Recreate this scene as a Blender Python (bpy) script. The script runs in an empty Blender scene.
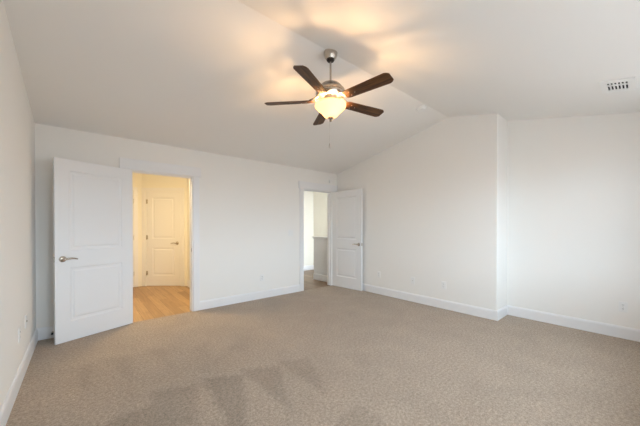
import bpy, bmesh, math, random
from mathutils import Vector, Matrix
R = math.radians
PI = math.pi
random.seed(4)
S = bpy.context.scene
COL = S.collection

# ------------------------------------------------------------------ dimensions
W, B, D = 4.70, 3.130, 0.419         # room width, length of the right wall, depth of the recess
H, RY, RZ = 2.44, -2.4617, 2.9647      # wall height, ridge position, ridge height
FRONT = 2 * RY                         # wall behind the camera
SL = (RZ - H) / -RY
FX = 2.228                             # fan hangs at this x under the ridge
T = 0.12                               # wall thickness
DH = 2.035                             # door opening height

# ------------------------------------------------------------------ camera
cam = bpy.data.cameras.new('camera')
co = bpy.data.objects.new('camera', cam); COL.objects.link(co)
yaw, pitch = 0.70643, -0.00673
fw = Vector((math.sin(yaw) * math.cos(pitch), math.cos(yaw) * math.cos(pitch), math.sin(pitch)))
rt = Vector((math.cos(yaw), -math.sin(yaw), 0))
up = rt.cross(fw)
m = Matrix((rt, up, -fw)).transposed().to_4x4()
m.translation = (0.39096, -4.44422, 1.28253)
co.matrix_world = m
cam.sensor_width = 36
cam.lens = 278.728 * 36 / 640
cam.shift_x = 0.9 / 640
cam.shift_y = 15.42 / 640
cam.clip_start = 0.03
S.camera = co

# ------------------------------------------------------------------ colour management
S.view_settings.view_transform = 'Standard'
S.view_settings.look = 'None'
S.view_settings.gamma = 1
S.view_settings.use_curve_mapping = False
S.view_settings.exposure = -0.11

# ------------------------------------------------------------------ world: pale daylight sky over duller ground
w = bpy.data.worlds.new('sky'); S.world = w; w.use_nodes = True
nt = w.node_tree; nt.nodes.clear()
tc = nt.nodes.new('ShaderNodeTexCoord'); sp = nt.nodes.new('ShaderNodeSeparateXYZ')
mr = nt.nodes.new('ShaderNodeMapRange'); mx = nt.nodes.new('ShaderNodeMix'); mx.data_type = 'RGBA'
bg = nt.nodes.new('ShaderNodeBackground'); wo = nt.nodes.new('ShaderNodeOutputWorld')
mr.inputs[1].default_value = -0.08; mr.inputs[2].default_value = 0.08
mx.inputs[6].default_value = (0.27, 0.275, 0.28, 1)      # ground
mx.inputs[7].default_value = (0.72, 0.87, 1.0, 1)       # sky
nt.links.new(tc.outputs['Generated'], sp.inputs[0]); nt.links.new(sp.outputs[2], mr.inputs[0])
nt.links.new(mr.outputs[0], mx.inputs[0]); nt.links.new(mx.outputs[2], bg.inputs[0])
nt.links.new(bg.outputs[0], wo.inputs[0])
bg.inputs[1].default_value = 17.0
S.cycles.diffuse_bounces = 8
S.cycles.max_bounces = 14

# ------------------------------------------------------------------ lights of the place
WINDOWS = [(0.75, 1.75), (2.1, 3.1), (3.45, 4.25)]
WZ0, WZ1 = 0.75, 2.15

def area(name, loc, rot, sx, sy, power, color, portal=False, spread=180):
    l = bpy.data.lights.new(name, 'AREA'); l.shape = 'RECTANGLE'; l.size = sx; l.size_y = sy
    l.energy = power; l.color = color; l.spread = R(spread)
    if portal: l.cycles.is_portal = True
    o = bpy.data.objects.new(name, l); o.location = loc; o.rotation_euler = rot; COL.objects.link(o)
    return o

for a, b in WINDOWS:                    # portals that guide the sky light in through each window
    area('window_portal', ((a + b) / 2, FRONT - 0.13, (WZ0 + WZ1) / 2), (R(90), 0, 0), b - a, WZ1 - WZ0, 1, (1, 1, 1), True)

def point(name, loc, power, color, rad=0.03):
    l = bpy.data.lights.new(name, 'POINT'); l.energy = power; l.color = color; l.shadow_soft_size = rad
    o = bpy.data.objects.new(name, l); o.location = loc; COL.objects.link(o)
    return o

area('hallway_light', (1.3, 0.48, 2.40), (0, 0, 0), 0.32, 0.32, 32, (1.0, 0.76, 0.42))
area('landing_light', (4.1, 1.3, 2.40), (0, 0, 0), 0.32, 0.32, 5.5, (1.0, 0.74, 0.44))
FAN_POWER = 14
FAN_COL = (1.0, 0.60, 0.28)

# ------------------------------------------------------------------ materials
def mat(name, color, rough=0.5, metal=0.0, spec=0.5):
    mm = bpy.data.materials.new(name); mm.use_nodes = True
    b = mm.node_tree.nodes['Principled BSDF']
    b.inputs['Base Color'].default_value = (*color, 1); b.inputs['Roughness'].default_value = rough
    b.inputs['Metallic'].default_value = metal; b.inputs['Specular IOR Level'].default_value = spec
    return mm, mm.node_tree, b

def paint(name, color, rough=0.6, scale=260, strength=0.06, spec=0.3):
    mm, t, b = mat(name, color, rough, 0, spec)
    g = t.nodes.new('ShaderNodeNewGeometry')
    n = t.nodes.new('ShaderNodeTexNoise'); n.inputs['Scale'].default_value = scale; n.inputs['Detail'].default_value = 3
    bp = t.nodes.new('ShaderNodeBump'); bp.inputs['Strength'].default_value = strength; bp.inputs['Distance'].default_value = 0.002
    t.links.new(g.outputs['Position'], n.inputs['Vector'])
    t.links.new(n.outputs[0], bp.inputs['Height']); t.links.new(bp.outputs[0], b.inputs['Normal'])
    return mm

M = {}
M['wall'] = paint('wall_paint', (0.865, 0.850, 0.820), 0.85)
M['ceiling'] = paint('ceiling_paint', (0.855, 0.845, 0.825), 0.9, 120, 0.1)
M['trim'] = paint('trim_paint', (0.83, 0.83, 0.84), 0.38, 60, 0.02, 0.45)
M['door'] = paint('door_paint', (0.81, 0.81, 0.82), 0.42, 60, 0.02, 0.45)
M['plate'] = mat('white_plastic', (0.84, 0.84, 0.83), 0.35)[0]
M['dark'] = mat('dark_slot', (0.02, 0.02, 0.025), 0.7)[0]
M['rubber'] = mat('black_rubber', (0.02, 0.02, 0.02), 0.6)[0]
M['hall'] = paint('hall_paint', (0.86, 0.84, 0.77), 0.85)
M['cap'] = paint('cap_paint', (0.68, 0.69, 0.72), 0.45, 60, 0.02)

def nickel():
    mm, t, b = mat('satin_nickel', (0.50, 0.46, 0.41), 0.26, 1.0)
    n = t.nodes.new('ShaderNodeTexNoise'); n.inputs['Scale'].default_value = 90
    mr = t.nodes.new('ShaderNodeMapRange'); mr.inputs[3].default_value = 0.2; mr.inputs[4].default_value = 0.34
    t.links.new(n.outputs[0], mr.inputs[0]); t.links.new(mr.outputs[0], b.inputs['Roughness'])
    return mm
M['nickel'] = nickel()
M['bronze'] = mat('dark_metal_collar', (0.05, 0.04, 0.035), 0.35, 0.8)[0]

def carpet():
    mm, t, b = mat('carpet', (0.4, 0.33, 0.27), 0.95, 0, 0.1)
    N, L = t.nodes, t.links
    g = N.new('ShaderNodeNewGeometry')
    n1 = N.new('ShaderNodeTexNoise'); n1.inputs['Scale'].default_value = 120; n1.inputs['Detail'].default_value = 4; n1.inputs['Roughness'].default_value = 0.75
    n2 = N.new('ShaderNodeTexNoise'); n2.inputs['Scale'].default_value = 2.6; n2.inputs['Detail'].default_value = 5; n2.inputs['Distortion'].default_value = 0.6
    L.new(g.outputs['Position'], n1.inputs['Vector']); L.new(g.outputs['Position'], n2.inputs['Vector'])
    r1 = N.new('ShaderNodeValToRGB')
    r1.color_ramp.elements[0].position = 0.35; r1.color_ramp.elements[0].color = (0.19, 0.145, 0.106, 1)
    r1.color_ramp.elements[1].position = 0.655; r1.color_ramp.elements[1].color = (0.60, 0.482, 0.376, 1)
    n3 = N.new('ShaderNodeTexNoise'); n3.inputs['Scale'].default_value = 48; n3.inputs['Detail'].default_value = 3; n3.inputs['Roughness'].default_value = 0.8
    L.new(g.outputs['Position'], n3.inputs['Vector'])
    av = N.new('ShaderNodeMix'); av.data_type = 'FLOAT'; av.inputs[0].default_value = 0.5
    L.new(n1.outputs[0], av.inputs[2]); L.new(n3.outputs[0], av.inputs[3]); L.new(av.outputs[0], r1.inputs[0])
    mr2 = N.new('ShaderNodeMapRange'); mr2.inputs[1].default_value = 0.3; mr2.inputs[2].default_value = 0.7
    mr2.inputs[3].default_value = 0.93; mr2.inputs[4].default_value = 1.05
    L.new(n2.outputs[0], mr2.inputs[0])
    at = N.new('ShaderNodeAttribute'); at.attribute_name = 'nap'
    mr3 = N.new('ShaderNodeMapRange'); mr3.inputs[3].default_value = 1.0; mr3.inputs[4].default_value = 0.79
    L.new(at.outputs['Fac'], mr3.inputs[0])
    mu = N.new('ShaderNodeMath'); mu.operation = 'MULTIPLY'
    L.new(mr2.outputs[0], mu.inputs[0]); L.new(mr3.outputs[0], mu.inputs[1])
    mix = N.new('ShaderNodeMix'); mix.data_type = 'RGBA'; mix.blend_type = 'MULTIPLY'; mix.inputs[0].default_value = 1
    L.new(r1.outputs[0], mix.inputs[6]); L.new(mu.outputs[0], mix.inputs[7])
    L.new(mix.outputs[2], b.inputs['Base Color'])
    bp = N.new('ShaderNodeBump'); bp.inputs['Strength'].default_value = 0.6; bp.inputs['Distance'].default_value = 0.008
    L.new(n1.outputs[0], bp.inputs['Height']); L.new(bp.outputs[0], b.inputs['Normal'])
    b.inputs['Sheen Weight'].default_value = 0.15; b.inputs['Sheen Roughness'].default_value = 0.6
    return mm
M['carpet'] = carpet()

def planks(name, c1, c2, seam):
    mm, t, b = mat(name, c1, 0.38, 0, 0.4)
    N, L = t.nodes, t.links
    g = N.new('ShaderNodeNewGeometry')
    mp = N.new('ShaderNodeMapping'); mp.inputs['Rotation'].default_value = (0, 0, R(90))
    L.new(g.outputs['Position'], mp.inputs[0])
    br = N.new('ShaderNodeTexBrick'); br.offset = 0.37; br.offset_frequency = 2
    br.inputs['Scale'].default_value = 1; br.inputs['Brick Width'].default_value = 1.1; br.inputs['Row Height'].default_value = 0.13
    br.inputs['Mortar Size'].default_value = 0.0016; br.inputs['Color1'].default_value = (*c1, 1); br.inputs['Color2'].default_value = (*c2, 1)
    br.inputs['Mortar'].default_value = (*seam, 1)
    L.new(mp.outputs[0], br.inputs[0])
    m2 = N.new('ShaderNodeMapping'); m2.inputs['Scale'].default_value = (26, 1.6, 1)
    L.new(g.outputs['Position'], m2.inputs[0])
    n = N.new('ShaderNodeTexNoise'); n.inputs['Scale'].default_value = 1; n.inputs['Detail'].default_value = 6; n.inputs['Distortion'].default_value = 1.1
    L.new(m2.outputs[0], n.inputs[0])
    mr = N.new('ShaderNodeMapRange'); mr.inputs[1].default_value = 0.3; mr.inputs[2].default_value = 0.7; mr.inputs[3].default_value = 0.78; mr.inputs[4].default_value = 1.1
    L.new(n.outputs[0], mr.inputs[0])
    mix = N.new('ShaderNodeMix'); mix.data_type = 'RGBA'; mix.blend_type = 'MULTIPLY'; mix.inputs[0].default_value = 1
    L.new(br.outputs[0], mix.inputs[6]); L.new(mr.outputs[0], mix.inputs[7]); L.new(mix.outputs[2], b.inputs['Base Color'])
    return mm
M['oak'] = planks('oak_planks', (0.50, 0.32, 0.165), (0.32, 0.19, 0.09), (0.13, 0.07, 0.035))
M['oak_dark'] = planks('brown_oak_planks', (0.30, 0.20, 0.125), (0.20, 0.13, 0.08), (0.08, 0.05, 0.03))

def walnut():
    mm, t, b = mat('walnut_blade', (0.07, 0.03, 0.015), 0.5, 0, 0.35)
    N, L = t.nodes, t.links
    tcn = N.new('ShaderNodeTexCoord'); mp = N.new('ShaderNodeMapping'); mp.inputs['Scale'].default_value = (3, 45, 3)
    n = N.new('ShaderNodeTexNoise'); n.inputs['Scale'].default_value = 1; n.inputs['Detail'].default_value = 6; n.inputs['Distortion'].default_value = 0.8
    r = N.new('ShaderNodeValToRGB'); r.color_ramp.elements[0].position = 0.35; r.color_ramp.elements[0].color = (0.035, 0.014, 0.004, 1)
    r.color_ramp.elements[1].position = 0.7; r.color_ramp.elements[1].color = (0.15, 0.062, 0.018, 1)
    L.new(tcn.outputs['Object'], mp.inputs[0]); L.new(mp.outputs[0], n.inputs[0]); L.new(n.outputs[0], r.inputs[0]); L.new(r.outputs[0], b.inputs['Base Color'])
    return mm
M['walnut'] = walnut()

def glow():
    mm, t, b = mat('frosted_lamp_glass', (1, 0.93, 0.80), 0.5)
    N, L = t.nodes, t.links
    tr = N.new('ShaderNodeBsdfTranslucent'); tr.inputs[0].default_value = (0.78, 0.67, 0.48, 1)
    mx1 = N.new('ShaderNodeMixShader'); mx1.inputs[0].default_value = 0.55
    em = N.new('ShaderNodeEmission'); em.inputs[0].default_value = (1.0, 0.66, 0.30, 1); em.inputs[1].default_value = 0.35
    ad = N.new('ShaderNodeAddShader'); out = [x for x in N if x.type == 'OUTPUT_MATERIAL'][0]
    L.new(b.outputs[0], mx1.inputs[1]); L.new(tr.outputs[0], mx1.inputs[2])
    L.new(mx1.outputs[0], ad.inputs[0]); L.new(em.outputs[0], ad.inputs[1]); L.new(ad.outputs[0], out.inputs[0])
    return mm
M['glow'] = glow()

def pane_mat():
    mm, t, b = mat('window_glass', (1, 1, 1), 0.05)
    N, L = t.nodes, t.links
    tr = N.new('ShaderNodeBsdfTransparent'); gl = N.new('ShaderNodeBsdfGlossy'); gl.inputs['Roughness'].default_value = 0.02
    mx1 = N.new('ShaderNodeMixShader'); mx1.inputs[0].default_value = 0.06
    out = [x for x in N if x.type == 'OUTPUT_MATERIAL'][0]
    L.new(tr.outputs[0], mx1.inputs[1]); L.new(gl.outputs[0], mx1.inputs[2]); L.new(mx1.outputs[0], out.inputs[0])
    return mm
M['pane'] = pane_mat()

# ------------------------------------------------------------------ mesh helpers
def bx(bm, x0, x1, y0, y1, z0, z1, mtx=None):
    vs = [bm.verts.new((x, y, z)) for x in (x0, x1) for y in (y0, y1) for z in (z0, z1)]
    if mtx:
        for v in vs: v.co = mtx @ v.co
    for q in ((0, 1, 3, 2), (4, 6, 7, 5), (0, 4, 5, 1), (2, 3, 7, 6), (0, 2, 6, 4), (1, 5, 7, 3)):
        bm.faces.new([vs[i] for i in q])
    return vs

def prism(bm, pts, axis, a, b, mtx=None):
    """pts: 2-D polygon; extruded along axis ('x','y' or 'z') from a to b"""
    def p3(p, t):
        v = {'x': (t, p[0], p[1]), 'y': (p[0], t, p[1]), 'z': (p[0], p[1], t)}[axis]
        return mtx @ Vector(v) if mtx else Vector(v)
    A = [bm.verts.new(p3(p, a)) for p in pts]; Bv = [bm.verts.new(p3(p, b)) for p in pts]
    n = len(pts)
    bm.faces.new(A); bm.faces.new(Bv[::-1])
    for i in range(n):
        bm.faces.new((A[i], A[(i + 1) % n], Bv[(i + 1) % n], Bv[i]))

def lathe(bm, prof, seg=40, mtx=None, close=True):
    rings = []
    for r, z in prof:
        if r < 1e-5:
            rings.append([bm.verts.new((0, 0, z))])
        else:
            rings.append([bm.verts.new((r * math.cos(2 * PI * i / seg), r * math.sin(2 * PI * i / seg), z)) for i in range(seg)])
    for a, b in zip(rings, rings[1:]):
        for i in range(seg):
            j = (i + 1) % seg
            f = [a[i % len(a)], a[j % len(a)], b[j % len(b)], b[i % len(b)]]
            u = []
            for v in f:
                if v not in u: u.append(v)
            if len(u) > 2: bm.faces.new(u)
    if mtx:
        for ring in rings:
            for v in ring: v.co = mtx @ v.co

def tube(bm, pts, rad, seg=12, flat=1.0):
    """swept tube through points, one radius per point; flat squeezes it in z"""
    rings = []
    n = len(pts)
    if not hasattr(rad, '__len__'): rad = [rad] * n
    for i, p in enumerate(pts):
        p = Vector(p)
        d = (Vector(pts[min(i + 1, n - 1)]) - Vector(pts[max(i - 1, 0)])).normalized()
        a = d.cross(Vector((0, 0, 1)))
        if a.length < 1e-3: a = Vector((1, 0, 0))
        a.normalize(); b = a.cross(d)
        rings.append([bm.verts.new(p + rad[i] * (math.cos(2 * PI * k / seg) * a + flat * math.sin(2 * PI * k / seg) * b)) for k in range(seg)])
    for a, b in zip(rings, rings[1:]):
        for k in range(seg):
            bm.faces.new((a[k], a[(k + 1) % seg], b[(k + 1) % seg], b[k]))
    bm.faces.new(rings[0][::-1]); bm.faces.new(rings[-1])

def obj(name, bm, material, parent=None, bevel=0, smooth=False, loc=None, rotz=0):
    bmesh.ops.recalc_face_normals(bm, faces=bm.faces)
    me = bpy.data.meshes.new(name); bm.to_mesh(me); bm.free()
    me.materials.append(M[material])
    o = bpy.data.objects.new(name, me); COL.objects.link(o)
    if parent: o.parent = parent
    if loc: o.location = loc
    o.rotation_euler.z = rotz
    if smooth:
        for p in me.polygons: p.use_smooth = True
        try: me.set_sharp_from_angle(angle=R(40))
        except Exception: pass
    if bevel:
        md = o.modifiers.new('bevel', 'BEVEL'); md.width = bevel; md.segments = 2; md.limit_method = 'ANGLE'
    return o

def struct(name, bm, material, label, cat, parent=None, bevel=0, **k):
    o = obj(name, bm, material, parent, bevel, **k)
    if not parent:
        o['kind'] = 'structure'; o['label'] = label; o['category'] = cat
    return o

def empty(name, loc, label, cat, rotz=0, group=None, kind=None, mtx=None):
    o = bpy.data.objects.new(name, None); COL.objects.link(o); o.empty_display_size = 0.1
    if mtx is not None: o.matrix_world = mtx
    else:
        o.location = loc; o.rotation_euler.z = rotz
    o['label'] = label; o['category'] = cat
    if group: o['group'] = group
    if kind: o['kind'] = kind
    return o

def ceil_z(y): return RZ - SL * abs(y - RY)

# ------------------------------------------------------------------ floor with vacuum marks in the pile
def in_poly(x, y, P):
    c = False; j = len(P) - 1
    for i in range(len(P)):
        if (P[i][1] > y) != (P[j][1] > y) and x < (P[j][0] - P[i][0]) * (y - P[i][1]) / (P[j][1] - P[i][1]) + P[i][0]: c = not c
        j = i
    return c
WEDGES = [([(0.79, -1.96), (1.1, -2.08), (0.96, -2.58), (0.76, -2.46), (0.45, -2.2), (0.58, -2.14), (0.76, -2.14)], 0.8),
          ([(1.16, -2.02), (1.46, -2.18), (1.18, -2.8), (1.12, -2.72)], 1.0),
          ([(1.47, -2.08), (1.76, -2.26), (1.49, -2.88)], 0.85),
          ([(1.80, -2.20), (2.08, -2.31), (1.81, -2.90)], 0.65),
          ([(0.56, -1.03), (0.76, -1.16), (0.71, -1.74)], 0.45),
          ([(0.36, -1.14), (0.48, -1.05), (0.41, -1.75)], 0.5),
          ([(1.24, -1.38), (1.48, -1.24), (1.33, -1.75)], 0.3),
          ([(1.56, -3.14), (1.93, -3.10), (1.86, -3.48)], 0.7),
          ([(0.9, -1.04), (1.06, -1.21), (1.02, -1.76)], 0.35),
          ([(1.56, -1.52), (1.72, -1.58), (1.65, -1.96)], 0.25),
          ([(2.15, -3.25), (2.42, -3.28), (2.16, -3.85)], 0.3),
          ([(2.35, -2.45), (2.6, -2.5), (2.34, -3.0)], 0.2)]
step = 0.025
nx = int(math.ceil((W + D + 0.05) / step)); ny = int(math.ceil((-FRONT + 0.05) / step))
bm = bmesh.new()
x0f, y0f = 0.0, FRONT
gx = [min(i * step, W + D) for i in range(nx + 1)]; gy = [min(FRONT + j * step, 0.0) for j in range(ny + 1)]
gx = sorted(set(gx)); gy = sorted(set(gy)); nx, ny = len(gx) - 1, len(gy) - 1
vv = [[bm.verts.new((x, y, 0)) for y in gy] for x in gx]
for i in range(nx):
    for j in range(ny):
        bm.faces.new((vv[i][j], vv[i + 1][j], vv[i + 1][j + 1], vv[i][j + 1]))
bot = [bm.verts.new((x, y, -0.1)) for x, y in ((0, FRONT), (W + D, FRONT), (W + D, 0), (0, 0))]
bm.faces.new(bot[::-1])
fl = struct('floor', bm, 'carpet', 'beige cut pile carpet covering the bedroom floor with vacuum marks', 'floor')
att = fl.data.attributes.new('nap', 'FLOAT', 'POINT')
for v in fl.data.vertices:
    x, y = v.co.x + random.uniform(-.022, .022), v.co.y + random.uniform(-.022, .022); s = 0
    if v.co.z > -0.05:
        for P, k in WEDGES:
            hit = sum(in_poly(x + dx, y + dy, P) for dx, dy in ((0, 0), (.02, 0), (-.02, 0), (0, .02), (0, -.02))) / 5
            s = max(s, hit * k * random.uniform(0.8, 1.2))
    att.data[v.index].value = s

bm = bmesh.new(); bx(bm, 0.25, 2.25, 0.0, 2.75, -0.1, -0.004)
struct('floor_hallway', bm, 'oak', 'golden oak plank floor in the hallway through the left doorway', 'floor')
bm = bmesh.new(); bx(bm, 3.1, 5.8, 0.0, 2.12, -0.1, -0.004)
struct('floor_landing', bm, 'oak_dark', 'brown oak plank floor on the landing through the right doorway', 'floor')

# ------------------------------------------------------------------ walls
AL, AR = 0.891, 1.672
BL, BR = 3.769, 4.535
def wall_cells(bm, x0, x1, z0, z1, y0, y1, holes, mtx=None):
    """solid wall along x with rectangular holes (xa, xb, za, zb)"""
    xs = sorted({x0, x1, *[h[0] for h in holes], *[h[1] for h in holes]})
    for a, b in zip(xs, xs[1:]):
        hs = sorted([h for h in holes if h[0] <= a + 1e-6 and h[1] >= b - 1e-6], key=lambda h: h[2])
        z = z0
        for h in hs:
            if h[2] > z + 1e-6: bx(bm, a, b, y0, y1, z, h[2], mtx)
            z = h[3]
        if z < z1 - 1e-6: bx(bm, a, b, y0, y1, z, z1, mtx)

bm = bmesh.new()
wall_cells(bm, -T, W + D + T, -0.1, H + 0.03, 0, T, [(AL, AR, -0.1, DH), (BL, BR, -0.1, DH)])
struct('wall_back', bm, 'wall', 'long white back wall with the two open doorways', 'wall')
gable = [(0, -0.1), (0, ceil_z(0) + .03), (RY, RZ + .03), (FRONT, ceil_z(FRONT) + .03), (FRONT, -0.1)]
bm = bmesh.new(); prism(bm, gable, 'x', -T, 0)
struct('wall_left', bm, 'wall', 'off-white gabled wall along the left edge', 'wall')
bm = bmesh.new()
prism(bm, [(0, -0.1), (0, ceil_z(0) + .03), (RY, RZ + .03), (-B, ceil_z(-B) + .03), (-B, -0.1)], 'x', W, W + D + T)
struct('wall_right', bm, 'wall', 'white right wall that ends in a bright projecting corner', 'wall', bevel=0.008)
bm = bmesh.new()
prism(bm, [(-B, -0.1), (-B, ceil_z(-B) + .03), (FRONT, ceil_z(FRONT) + .03), (FRONT, -0.1)], 'x', W + D, W + D + T)
struct('wall_recess', bm, 'wall', 'set-back white wall on the far right beyond the projecting corner', 'wall')
bm = bmesh.new()
wall_cells(bm, -T, W + D + T, -0.1, H + 0.03, FRONT - T, FRONT, [(a, b, WZ0, WZ1) for a, b in WINDOWS])
struct('wall_front', bm, 'wall', 'white wall with windows behind the viewpoint', 'wall')
bm = bmesh.new()
t_ = 0.1
prism(bm, [(T, ceil_z(0) - SL * T), (RY, RZ), (FRONT - T, ceil_z(0) - SL * T), (FRONT - T, ceil_z(0) + t_), (RY, RZ + t_ + .02), (T, ceil_z(0) + t_)], 'x', -T, W + D + T)
struct('ceiling', bm, 'ceiling', 'vaulted off-white ceiling rising to a ridge above the fan', 'ceiling')

# hallway behind the left doorway
bm = bmesh.new(); bx(bm, 0.2, 1.38 + .05, 2.60, 2.72, -0.1, H)
struct('wall_hallway_far', bm, 'hall', 'cream hallway wall left of the far closed door', 'wall')
dirv = Vector((0.7607, -0.6491, 0)).normalized()
mA = Matrix.Translation((1.38, 2.604, 0)) @ Matrix.Rotation(math.atan2(dirv.y, dirv.x), 4, 'Z')
# local frame: +x along the angled wall, -y towards the viewer's side
LA = 0.985
bm = bmesh.new(); wall_cells(bm, -0.02, LA + .02, -0.1, H, 0, 0.1, [(0.089, 0.089 + 0.757, -0.1, DH)], mA)
struct('wall_hallway_angled', bm, 'hall', 'cream angled hallway wall holding the far closed door', 'wall')
bm = bmesh.new(); bx(bm, 2.13, 2.25, T, 1.98, -0.1, H)
struct('wall_hallway_right', bm, 'hall', 'cream side wall at the right of the hallway', 'wall')
bm = bmesh.new(); bx(bm, 0.18, 0.30, T, 2.72, -0.1, H)
struct('wall_hallway_left', bm, 'hall', 'cream side wall at the left of the hallway', 'wall')
bm = bmesh.new(); bx(bm, 0.18, 2.3, T, 2.8, H, H + 0.1)
struct('ceiling_hallway', bm, 'ceiling', 'flat hallway ceiling', 'ceiling')
# landing behind the right doorway
bm = bmesh.new(); bx(bm, 3.1, 5.8, 2.0, 2.12, -0.1, H)
struct('wall_landing_far', bm, 'hall', 'cream far wall of the landing', 'wall')
bm = bmesh.new(); bx(bm, 5.67, 5.8, T, 2.0, -0.1, H)
struct('wall_landing_right', bm, 'hall', 'cream wall above the grey half wall of the landing', 'wall')
bm = bmesh.new(); bx(bm, 3.1, 3.22, T, 2.0, -0.1, H)
struct('wall_landing_left', bm, 'hall', 'cream wall at the left of the landing', 'wall')
bm = bmesh.new(); bx(bm, 3.1, 5.8, T, 2.12, H, H + 0.1)
struct('ceiling_landing', bm, 'ceiling', 'flat landing ceiling', 'ceiling')
bm = bmesh.new(); bx(bm, 4.70, 4.82, T, 0.80, -0.004, 1.015)
hw = struct('wall_half', bm, 'cap', 'grey half wall with a ledge cap beyond the right doorway', 'wall')
bm = bmesh.new(); bx(bm, 4.665, 4.855, T, 0.835, 1.015, 1.04); bx(bm, 4.685, 4.835, T, 0.815, 0.985, 1.015)
struct('ledge_cap', bm, 'cap', '', '', parent=hw, bevel=0.004)

# ------------------------------------------------------------------ baseboards
BH = 0.135
BPROF = [(0, 0), (0.015, 0), (0.015, BH - 0.022), (0.011, BH - 0.008), (0.006, BH), (0, BH)]
def baseboard(name, p0, p1, label, z=0.0, mtr='trim', h=None):
    """runs from p0 to p1; the profile grows to the left of that direction"""
    p0 = Vector((*p0, 0)); p1 = Vector((*p1, 0)); d = p1 - p0; L = d.length
    mtx = Matrix.Translation(p0 + Vector((0, 0, z))) @ Matrix.Rotation(math.atan2(d.y, d.x), 4, 'Z')
    bm = bmesh.new(); k = (h or BH) / BH
    prism(bm, [(a, b * k) for a, b in BPROF], 'x', 0, L, mtx)
    return struct(name, bm, mtr, label, 'baseboard')
CW = 0.095
baseboard('baseboard_left', (0, FRONT), (0, 0), 'white baseboard along the left wall').scale = (1, 1, 1)
for o in (bpy.data.objects['baseboard_left'],):
    for v in o.data.vertices: v.co.x = abs(v.co.x)
baseboard('baseboard_back_left', (AL - CW, 0), (0.0, 0), 'short white baseboard behind the left open door')
baseboard('baseboard_back_middle', (BL - CW, 0), (AR + CW, 0), 'white baseboard on the back wall between the two doorways')
baseboard('baseboard_right', (W, -B), (W, 0), 'white baseboard along the right wall behind the open door')
baseboard('baseboard_return', (W + D, -B), (W - 0.015, -B), 'short white baseboard on the return of the projecting corner')
baseboard('baseboard_recess', (W + D, FRONT), (W + D, -B), 'white baseboard along the set-back wall at the far right')
baseboard('baseboard_front', (0, FRONT), (W + D, FRONT), 'white baseboard on the wall behind the viewpoint')
baseboard('baseboard_hallway_right', (2.13, T), (2.13, 1.97), 'cream-lit baseboard of the hallway side wall')
baseboard('baseboard_landing_far', (5.67, 2.0), (3.22, 2.0), 'white baseboard on the far wall of the landing')
baseboard('baseboard_half', (4.70, T), (4.70, 0.80), 'grey baseboard at the foot of the half wall', mtr='cap', h=0.15)

# ------------------------------------------------------------------ door casings and jambs
def casing(name, xl, xr, mtx, label, cw=CW, hh=0.14, over=0.025, wall_t=T, right_w=None, deep=True, over_r=None):
    """frame round an opening; room side faces -y in its own frame"""
    rw = cw if right_w is None else right_w
    orr = over if over_r is None else over_r
    bm = bmesh.new()
    bx(bm, xl - cw, xl - 0.004, -0.018, 0, 0, DH + 0.004, mtx)
    bx(bm, xr + 0.004, xr + rw, -0.018, 0, 0, DH + 0.004, mtx)
    bx(bm, xl - cw - over, xr + rw + orr, -0.024, 0, DH + 0.004, DH + 0.004 + hh, mtx)
    o = struct(name, bm, 'trim', label, 'door casing', bevel=0.003)
    if deep:
        bm = bmesh.new()
        j = 0.018
        bx(bm, xl - 0.002, xl + j - 0.006, -0.001, wall_t + .001, 0, DH, mtx)
        bx(bm, xr - j + 0.006, xr + 0.002, -0.001, wall_t + .001, 0, DH, mtx)
        bx(bm, xl, xr, -0.001, wall_t + .001, DH - j + .006, DH + 0.002, mtx)
        for a, b in ((xl + 0.012, xl + 0.022), (xr - 0.022, xr - 0.012)):      # door stops
            bx(bm, a, b, 0.045, 0.075, 0, DH - 0.012, mtx)
        bx(bm, xl + 0.012, xr - 0.012, 0.045, 0.075, DH - 0.022, DH - 0.012, mtx)
        struct('jamb', bm, 'trim', '', '', parent=o, bevel=0.0015)
    return o
I4 = Matrix.Identity(4)
trimA = casing('trim_1', AL, AR, I4, 'white craftsman casing round the left doorway to the lit hallway')
trimB = casing('trim_2', BL, BR, I4, 'white casing round the right doorway in the corner', right_w=0.150, over_r=0.010)
trimC = casing('trim_3', 0.089, 0.089 + 0.757, mA, 'white casing round the closed door at the end of the hallway', cw=0.075, over=0.0, hh=0.075, wall_t=0.1)
mL = Matrix.Translation((0, 2.60, 0))
trimD = casing('trim_4', 0.43, 1.235, mL, 'casing sliver at the left edge of the hallway', cw=0.075, over=0.0, hh=0.075, deep=False)

bm = bmesh.new(); bx(bm, 0.0, 0.95, 0.14, 0.16, -0.1, H, mA); bx(bm, 0.0, 0.95, 0.09, 0.15, -0.1, -0.004, mA)  # added backing, stops sky showing through the gap under the closed door
struct('sky_gap_backing', bm, 'hall', 'added backing that hides the sky behind the closed hallway door', 'wall')
# strike plate on the right jamb of doorway A
bm = bmesh.new(); bx(bm, AR - 0.0145, AR - 0.011, 0.008, 0.036, 0.90, 0.955)
obj('strike_plate', bm, 'nickel', trimA)

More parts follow.
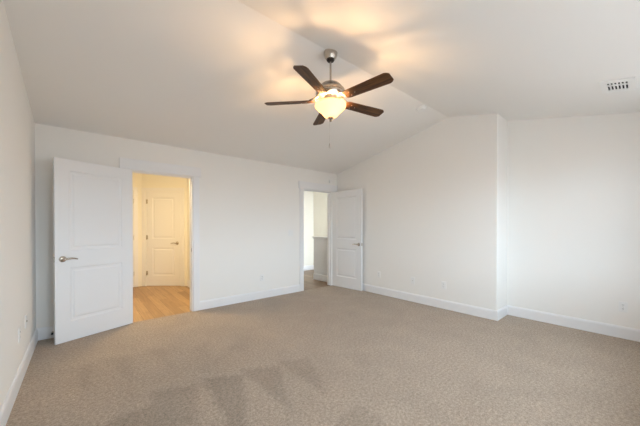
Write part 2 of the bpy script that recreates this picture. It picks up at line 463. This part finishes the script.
# ------------------------------------------------------------------ doors
def door_leaf_bm(w, h, t):
    """leaf spans x 0..w, y 0..t, z 0.01..h, two recessed panels on both faces"""
    bm = bmesh.new()
    st = 0.125
    us = [0, st, w - st, w]; zs = [0.005, 0.225, 0.825, 1.02, 1.905, h]
    for side in (0, 1):
        y = t if side else 0.0
        s = -1 if side else 1
        for i in range(3):
            for j in range(5):
                a, b, c, d = us[i], us[i + 1], zs[j], zs[j + 1]
                if i == 1 and j in (1, 3):
                    rings = []
                    for off, dep in ((0, 0), (0.010, 0.0065), (0.030, 0.0085), (0.048, 0.002)):
                        rings.append([bm.verts.new((x, y + s * dep, z)) for x, z in ((a + off, c + off), (b - off, c + off), (b - off, d - off), (a + off, d - off))])
                    for r0, r1 in zip(rings, rings[1:]):
                        for k in range(4):
                            bm.faces.new((r0[k], r0[(k + 1) % 4], r1[(k + 1) % 4], r1[k]))
                    bm.faces.new(rings[-1])
                else:
                    bm.faces.new([bm.verts.new((x, y, z)) for x, z in ((a, c), (b, c), (b, d), (a, d))])
    z0, z1 = zs[0], zs[-1]
    for q in (((0, 0, z0), (0, t, z0), (0, t, z1), (0, 0, z1)), ((w, 0, z0), (w, t, z0), (w, t, z1), (w, 0, z1)),
              ((0, 0, z0), (w, 0, z0), (w, t, z0), (0, t, z0)), ((0, 0, z1), (w, 0, z1), (w, t, z1), (0, t, z1))):
        bm.faces.new([bm.verts.new(p) for p in q])
    bmesh.ops.remove_doubles(bm, verts=bm.verts, dist=1e-5)
    return bm

def lever(door, w, t, side, z=0.925, stub=False):
    """handle on one face; the lever points back to the hinge"""
    y0 = t if side > 0 else 0.0
    u = w - 0.065
    bm = bmesh.new()
    k = 0.72 if stub else 1.0
    pts = [(u, y0 + side * 0.010, z), (u, y0 + side * 0.040 * k, z), (u - 0.006, y0 + side * 0.052 * k, z), (u - 0.03, y0 + side * 0.055 * k, z + 0.004),
           (u - 0.06, y0 + side * 0.054 * k, z + 0.006), (u - 0.09, y0 + side * 0.053 * k, z + 0.002), (u - 0.115, y0 + side * 0.052 * k, z - 0.006)]
    tube(bm, pts, [0.010, 0.010, 0.012, 0.011, 0.010, 0.009, 0.007], 12)
    hd = obj('door_handle', bm, 'nickel', door, smooth=True)
    bm = bmesh.new()
    mt = Matrix.Translation((u, y0, z)) @ Matrix.Rotation(-side * PI / 2, 4, 'X') @ Matrix.Diagonal((1.0, 1.0, 1, 1))
    lathe(bm, [(0, 0), (0.033, 0), (0.033, 0.005), (0.027, 0.010), (0.015, 0.014), (0.0, 0.016)], 28, mt)
    obj('rosette', bm, 'nickel', hd, smooth=True)
    return hd

def hinges(door, y, zs=(0.28, 1.05, 1.82), mtx=None):
    for z in zs:
        bm = bmesh.new()
        mt = Matrix.Translation((-0.004, y, z - 0.045))
        lathe(bm, [(0, -0.004), (0.0045, -0.003), (0.0065, 0.0), (0.0065, 0.09), (0.0045, 0.093), (0, 0.094)], 12, mt)
        bx(bm, -0.003, 0.028, y - 0.002, y + 0.0015, z - 0.045, z + 0.045)
        obj('hinge', bm, 'nickel', door, smooth=True)

def make_door(name, mtx, w, label, t=0.035, h=DH - 0.006, front=True, back=True, hinge_y=0.0, stub_back=False):
    bm = door_leaf_bm(w, h, t)
    o = struct(name, bm, 'door', label, 'door')
    o.matrix_world = mtx
    if front: lever(o, w, t, -1)
    if back: lever(o, w, t, 1, stub=stub_back)
    hinges(o, hinge_y)
    bm = bmesh.new(); bx(bm, w - 0.001, w + 0.0015, t * .5 - 0.012, t * .5 + 0.012, 0.895, 0.955)
    bx(bm, w, w + 0.009, t * .5 - 0.006, t * .5 + 0.006, 0.915, 0.935)
    obj('latch', bm, 'nickel', o)
    return o

# left door: swung open about 160 degrees. Local +x runs from hinge to free edge, the visible face is y = t (towards the room)
angA = math.pi + 0.366
mD = Matrix.Translation((AL + 0.004, -0.006, 0)) @ Matrix.Rotation(angA, 4, 'Z')
make_door('door_1', mD, 0.786, 'white two-panel door swung open wide left of the lit hallway', hinge_y=0.0)
# right door: swung open about 95 degrees towards the right wall. local +y points to +x; visible face is y = 0
angB = R(274.6)
mD = Matrix.Translation((BR + 0.010, -0.020, 0)) @ Matrix.Rotation(angB, 4, 'Z')
make_door('door_2', mD, 0.775, 'white two-panel door open in the far right corner beside the right wall', hinge_y=0.035, stub_back=True)
# closed door of the hallway
mD = mA @ Matrix.Translation((0.089 + 0.004 + 0.012, 0.004, 0))
make_door('door_3', mD, 0.725, 'cream-lit closed two-panel door at the end of the hallway', back=False, hinge_y=-0.004)
# sliver of another door on the far left of the hallway, hinges on its right edge
mD = Matrix.Translation((1.231, 2.596, 0)) @ Matrix.Rotation(PI, 4, 'Z')
make_door('door_4', mD, 0.755, 'sliver of a door with hinges at the left edge of the hallway', front=False, back=False, hinge_y=0.004, t=0.012)

# ------------------------------------------------------------------ windows behind the viewpoint
for i, (a, b) in enumerate(WINDOWS):
    bm = bmesh.new()
    for y0, y1, g in ((FRONT - T, FRONT - 0.02, 0.035),):
        bx(bm, a, a + g, y0, y1, WZ0, WZ1); bx(bm, b - g, b, y0, y1, WZ0, WZ1)
        bx(bm, a + g, b - g, y0, y1, WZ0, WZ0 + g); bx(bm, a + g, b - g, y0, y1, WZ1 - g, WZ1)
    zm = (WZ0 + WZ1) / 2
    bx(bm, a + .035, b - .035, FRONT - 0.09, FRONT - 0.05, zm - 0.022, zm + 0.022)
    bx(bm, a - 0.09, a, FRONT, FRONT + 0.018, WZ0, WZ1 + .09); bx(bm, b, b + 0.09, FRONT, FRONT + 0.018, WZ0, WZ1 + .09)
    bx(bm, a, b, FRONT, FRONT + 0.018, WZ1, WZ1 + .09); bx(bm, a - 0.11, b + 0.11, FRONT, FRONT + 0.045, WZ0 - 0.03, WZ0)
    o = struct('window_%d' % (i + 1), bm, 'trim', 'white framed window behind the viewpoint', 'window')
    bm = bmesh.new(); bx(bm, a + .03, b - .03, FRONT - 0.072, FRONT - 0.068, WZ0 + .03, WZ1 - .03)
    obj('pane', bm, 'pane', o)

bm = bmesh.new()
prism(bm, [(FRONT - T, 2.28), (FRONT - T, 2.50), (FRONT - T - 0.62, 2.42), (FRONT - T - 0.62, 2.28)], 'x', -0.6, W + D + 0.6)  # added out of view to keep steep sky light off the near carpet
struct('sky_blocker_slab', bm, 'trim', 'added unseen eave-like slab cutting steep sky light outside the windows behind the viewpoint', 'light blocker')

# ------------------------------------------------------------------ ceiling fan
fan = empty('ceiling_fan', (FX, RY, RZ), 'five-blade walnut ceiling fan with a glowing bowl light hanging from the ceiling ridge', 'ceiling fan')
def fpart(name, bm, mtr, parent=None, **k): return obj(name, bm, mtr, parent or fan, **k)
z = lambda a: a - RZ
bm = bmesh.new()
lathe(bm, [(0, z(2.975)), (0.066, z(2.975)), (0.068, z(2.957)), (0.066, z(2.942)), (0.056, z(2.912)), (0.043, z(2.893)), (0.0, z(2.893))], 40)
can = fpart('canopy', bm, 'nickel', smooth=True)
bm = bmesh.new(); lathe(bm, [(0, z(2.894)), (0.036, z(2.894)), (0.036, z(2.882)), (0.026, z(2.872)), (0, z(2.872))], 32)
obj('collar', bm, 'bronze', can, smooth=True)
bm = bmesh.new(); lathe(bm, [(0, z(2.875)), (0.0095, z(2.875)), (0.0095, z(2.655)), (0, z(2.655))], 20)
fpart('downrod', bm, 'nickel', smooth=True)
bm = bmesh.new()
lathe(bm, [(0, z(2.680)), (0.018, z(2.680)), (0.022, z(2.668)), (0.060, z(2.662)), (0.090, z(2.648)), (0.110, z(2.628)), (0.120, z(2.606)),
           (0.136, z(2.598)), (0.141, z(2.586)), (0.141, z(2.572)), (0.135, z(2.568)), (0.135, z(2.556)), (0.140, z(2.552)), (0.130, z(2.536)), (0.095, z(2.526)), (0, z(2.526))], 48)
fpart('motor_housing', bm, 'nickel', smooth=True)
bm = bmesh.new()
lathe(bm, [(0, z(2.540)), (0.062, z(2.540)), (0.066, z(2.532)), (0.060, z(2.505)), (0.066, z(2.49)), (0.050, z(2.470)), (0, z(2.470))], 32)
lk = fpart('light_fitter', bm, 'nickel', smooth=True)
# glass bowl (open on top), wall thickness 4 mm
outer = [(0.140, 2.463), (0.148, 2.458), (0.151, 2.450), (0.148, 2.438), (0.134, 2.420), (0.114, 2.402), (0.095, 2.386), (0.080, 2.370), (0.070, 2.356), (0.061, 2.344), (0.048, 2.336), (0.012, 2.333)]
inner = [(r - 0.004, q + 0.003) for r, q in outer[::-1][1:]]
bm = bmesh.new(); lathe(bm, [(r, z(q)) for r, q in outer] + [(0.008, z(2.337))] + [(r, z(q)) for r, q in inner] + [(0.140, z(2.462))], 48)
bowl = fpart('glass_bowl', bm, 'glow', smooth=True)
bm = bmesh.new()
lathe(bm, [(0, z(2.470)), (0.004, z(2.470)), (0.004, z(2.338)), (0.030, z(2.334)), (0.031, z(2.328)), (0.016, z(2.320)), (0.009, z(2.312)), (0.013, z(2.304)), (0.009, z(2.296)), (0, z(2.292))], 20)
fpart('finial', bm, 'nickel', smooth=True)
# blades with irons
def blade_bm(pitch):
    n = 14; th = 0.006
    bm = bmesh.new()
    r0, r1 = 0.172, 0.645
    def half(u):
        base = 0.052 + 0.014 * u
        e = max(0.0, (u - 0.90) / 0.10)
        s = max(0.0, (0.08 - u) / 0.08)
        return base * (1 - 0.42 * e ** 2.2) * (1 - 0.25 * s ** 2)
    us = [0, .03, .08, .2, .35, .5, .65, .8, .88, .92, .95, .975, .99, 1.0]
    top, botm = [], []
    for u in us:
        x = r0 + (r1 - r0) * u; h = half(u)
        top.append([bm.verts.new((x, -h, th / 2)), bm.verts.new((x, h, th / 2))])
        botm.append([bm.verts.new((x, -h, -th / 2)), bm.verts.new((x, h, -th / 2))])
    for i in range(len(us) - 1):
        bm.faces.new((top[i][0], top[i + 1][0], top[i + 1][1], top[i][1]))
        bm.faces.new((botm[i][0], botm[i][1], botm[i + 1][1], botm[i + 1][0]))
        for k in (0, 1):
            bm.faces.new((top[i][k], botm[i][k], botm[i + 1][k], top[i + 1][k]))
    for i in (0, -1): bm.faces.new((top[i][0], top[i][1], botm[i][1], botm[i][0]))
    rot = Matrix.Rotation(pitch, 4, 'X')
    for v in bm.verts: v.co = rot @ v.co
    return bm
def iron_bm(pitch):
    bm = bmesh.new()
    rot = Matrix.Rotation(pitch, 4, 'X')
    # scrolled twin arms from the motor rim down to a shield plate under the blade
    for s in (-1, 1):
        tube(bm, [(0.085, s * 0.012, 0.048), (0.115, s * 0.026, 0.040), (0.145, s * 0.034, 0.020), (0.175, s * 0.030, 0.012), (0.205, s * 0.018, 0.010)],
             [0.008, 0.009, 0.008, 0.007, 0.006], 10)
        tube(bm, [(0.150, s * 0.030, 0.016), (0.162, s * 0.014, 0.014), (0.152, s * 0.003, 0.020), (0.140, s * 0.008, 0.028)], 0.0055, 8)
    prism(bm, [(0.195, -0.020), (0.225, -0.040), (0.262, -0.034), (0.300, -0.012), (0.318, 0.0), (0.300, 0.012), (0.262, 0.034), (0.225, 0.040), (0.195, 0.020)], 'z', 0.0035, 0.0075, rot)
    for x, y in ((0.235, 0.022), (0.235, -0.022), (0.285, 0)):
        lathe(bm, [(0, -0.0115), (0.005, -0.011), (0.006, -0.0085), (0, -0.0085)], 10, rot @ Matrix.Translation((x, y, 0)))
    return bm
PITCH = R(-13)
b0 = blade_bm(PITCH); i0 = iron_bm(PITCH)
BZ = 2.497
blade0 = iron0 = None
for k in range(5):
    a = R(61 + 72 * k)
    if blade0 is None:
        blade0 = obj('blade', b0, 'walnut', fan, smooth=False); iron0 = obj('blade_iron', i0, 'nickel', blade0, smooth=True); bl = blade0
    else:
        bl = blade0.copy(); COL.objects.link(bl); bl.parent = fan
        ir = iron0.copy(); COL.objects.link(ir); ir.parent = bl
    bl.location = (0, 0, z(BZ)); bl.rotation_euler = (0, 0, a)
# pull chain
bm = bmesh.new()
cx_, cy_ = 0.012, 0.028
tube(bm, [(cx_, cy_, z(2.47)), (cx_, cy_, z(2.09))], 0.0007, 6)
ch = fpart('pull_chain', bm, 'nickel')
bm = bmesh.new(); lathe(bm, [(0, z(2.095)), (0.003, z(2.092)), (0.0055, z(2.078)), (0.0065, z(2.062)), (0.004, z(2.05)), (0, z(2.048))], 14, Matrix.Translation((cx_, cy_, 0)))
obj('fob', bm, 'nickel', ch, smooth=True)
# the bulbs
for k in range(3):
    a = R(20 + 120 * k)
    point('fan_bulb', (FX + 0.05 * math.cos(a), RY + 0.05 * math.sin(a), 2.428), FAN_POWER, FAN_COL, 0.02)

# ------------------------------------------------------------------ outlets, switch, detector, vent, sensor, door stop
def outlet(loc, rotz, label, group=None, kind='duplex'):
    """plate faces -y in its own frame"""
    root = empty('wall_outlet' if kind != 'switch' else 'light_switch', loc, label, 'outlet' if kind != 'switch' else 'light switch', rotz, group)
    pw = 0.058 if kind == 'switch' else 0.036
    bm = bmesh.new(); bx(bm, -pw, pw, -0.006, 0, -0.058, 0.058)
    obj('cover_plate', bm, 'plate', root, bevel=0.002)
    if kind == 'duplex':
        for s in (-1, 1):
            bm = bmesh.new()
            prism(bm, [(0.017 * math.cos(t * PI / 8), s * 0.021 + 0.0145 * math.sin(t * PI / 8)) for t in range(16)], 'y', -0.0085, -0.006)
            rc = obj('receptacle', bm, 'plate', root)
            bm = bmesh.new()
            for x in (-0.006, 0.006): bx(bm, x - 0.0012, x + 0.0012, -0.0088, -0.0084, s * 0.021 - 0.001, s * 0.021 + 0.008)
            bx(bm, -0.002, 0.002, -0.0088, -0.0084, s * 0.021 - 0.010, s * 0.021 - 0.006)
            obj('slots', bm, 'dark', rc)
        bm = bmesh.new(); lathe(bm, [(0, 0), (0.003, 0), (0.003, 0.001), (0, 0.0015)], 10, Matrix.Translation((0, -0.006, 0)) @ Matrix.Rotation(PI / 2, 4, 'X'))
        obj('screw', bm, 'nickel', root)
    elif kind == 'switch':
        for s in (-1, 1):
            bm = bmesh.new(); bx(bm, s * 0.025 - 0.016, s * 0.025 + 0.016, -0.0095, -0.006, -0.033, 0.033)
            obj('rocker', bm, 'plate', root, bevel=0.0015)
    else:
        bm = bmesh.new(); lathe(bm, [(0, 0), (0.006, 0), (0.006, 0.006), (0.0045, 0.008), (0, 0.008)], 12, Matrix.Translation((0, -0.006, 0)) @ Matrix.Rotation(PI / 2, 4, 'X'))
        obj('jack', bm, 'nickel', root)
    return root
outlet((2.843, 0, 0.37), 0, 'white outlet low on the back wall between the doorways')
outlet((W, -1.15, 0.37), R(-90), 'white outlet nearest the open right door, low on the right wall')
outlet((W, -1.865, 0.36), R(-90), 'white coax plate low on the right wall, left of its neighbour', kind='jack')
outlet((W, -2.40, 0.365), R(-90), 'white outlet on the right wall nearest the projecting corner')
outlet((W + D, -4.28, 0.36), R(-90), 'white outlet low on the set-back wall at the far right')
outlet((0, -1.13, 0.40), R(90), 'white outlet on the left wall, the nearer to the viewer')
outlet((0, -0.78, 0.42), R(90), 'white plate on the left wall, the nearer to the open door', kind='jack')
outlet((3.459, 0, 1.16), 0, 'white double light switch left of the right doorway', kind='switch')

# ceiling slope frames: local -z points into the room
def slope_mtx(x, y):
    s = 1 if y < RY else -1            # +: ceiling rises towards +y
    a = math.atan(SL) * s
    return Matrix.Translation((x, y, ceil_z(y))) @ Matrix.Rotation(a, 4, 'X')
sd = empty('smoke_detector', None, 'round white smoke detector on the ceiling near the ridge', 'smoke detector', mtx=slope_mtx(4.03, RY + 0.072))
bm = bmesh.new(); lathe(bm, [(0, 0), (0.068, 0), (0.068, -0.012), (0.062, -0.014), (0, -0.014)], 36); obj('mounting_base', bm, 'plate', sd, smooth=True)
bm = bmesh.new(); lathe(bm, [(0, -0.014), (0.058, -0.014), (0.057, -0.030), (0.048, -0.040), (0.020, -0.042), (0.018, -0.046), (0, -0.046)], 36); obj('cover', bm, 'plate', sd, smooth=True)

vt = empty('air_vent', None, 'white ceiling air register with dark louver slots at the upper right', 'air vent', mtx=slope_mtx(4.140, -4.272))
bm = bmesh.new()
wx, wy = 0.165, 0.112                 # half sizes: long side along x
ix, iy = 0.098, 0.070
for a, b, c, d in ((-wx, wx, -wy, -iy), (-wx, wx, iy, wy), (-wx, -ix, -iy, iy), (ix, wx, -iy, iy)):
    bx(bm, a, b, c, d, -0.010, 0)
bx(bm, -ix, ix, -iy, iy, -0.001, 0.0)
fr = obj('frame', bm, 'plate', vt, bevel=0.002)
bm = bmesh.new(); bx(bm, -ix, ix, -iy, iy, -0.0025, -0.0012); obj('duct_opening', bm, 'dark', vt)
for k in range(7):
    y = -iy + 2 * iy * k / 6
    bm = bmesh.new(); bx(bm, -ix, ix, y - 0.0045, y + 0.0045, -0.011, -0.0028); obj('louver', bm, 'plate', vt)
bm = bmesh.new(); bx(bm, -0.042, -0.022, -iy, iy, -0.012, -0.0028); obj('damper_bar', bm, 'plate', vt)

sn = empty('door_sensor', (4.474, 0, 2.218), 'small white contact sensor on the wall above the right doorway', 'door sensor')
bm = bmesh.new(); bx(bm, -0.012, 0.012, -0.020, 0.0, -0.0, 0.075); obj('housing', bm, 'plate', sn, bevel=0.003)
bm = bmesh.new(); bx(bm, -0.0125, -0.006, -0.024, -0.020, 0.004, 0.05); obj('magnet_strip', bm, 'cap', sn)

ds = empty('door_stop', (0.135, -0.015, 0.065), 'small dark-tipped door stop on the baseboard behind the left open door', 'door stop')
bm = bmesh.new(); lathe(bm, [(0, 0), (0.012, 0), (0.012, 0.004), (0.005, 0.006), (0.005, 0.062), (0, 0.062)], 14, Matrix.Rotation(PI / 2, 4, 'X')); obj('rod', bm, 'nickel', ds, smooth=True)
bm = bmesh.new(); lathe(bm, [(0, 0.058), (0.011, 0.058), (0.011, 0.074), (0.008, 0.078), (0, 0.078)], 14, Matrix.Rotation(PI / 2, 4, 'X')); obj('tip', bm, 'rubber', ds, smooth=True)
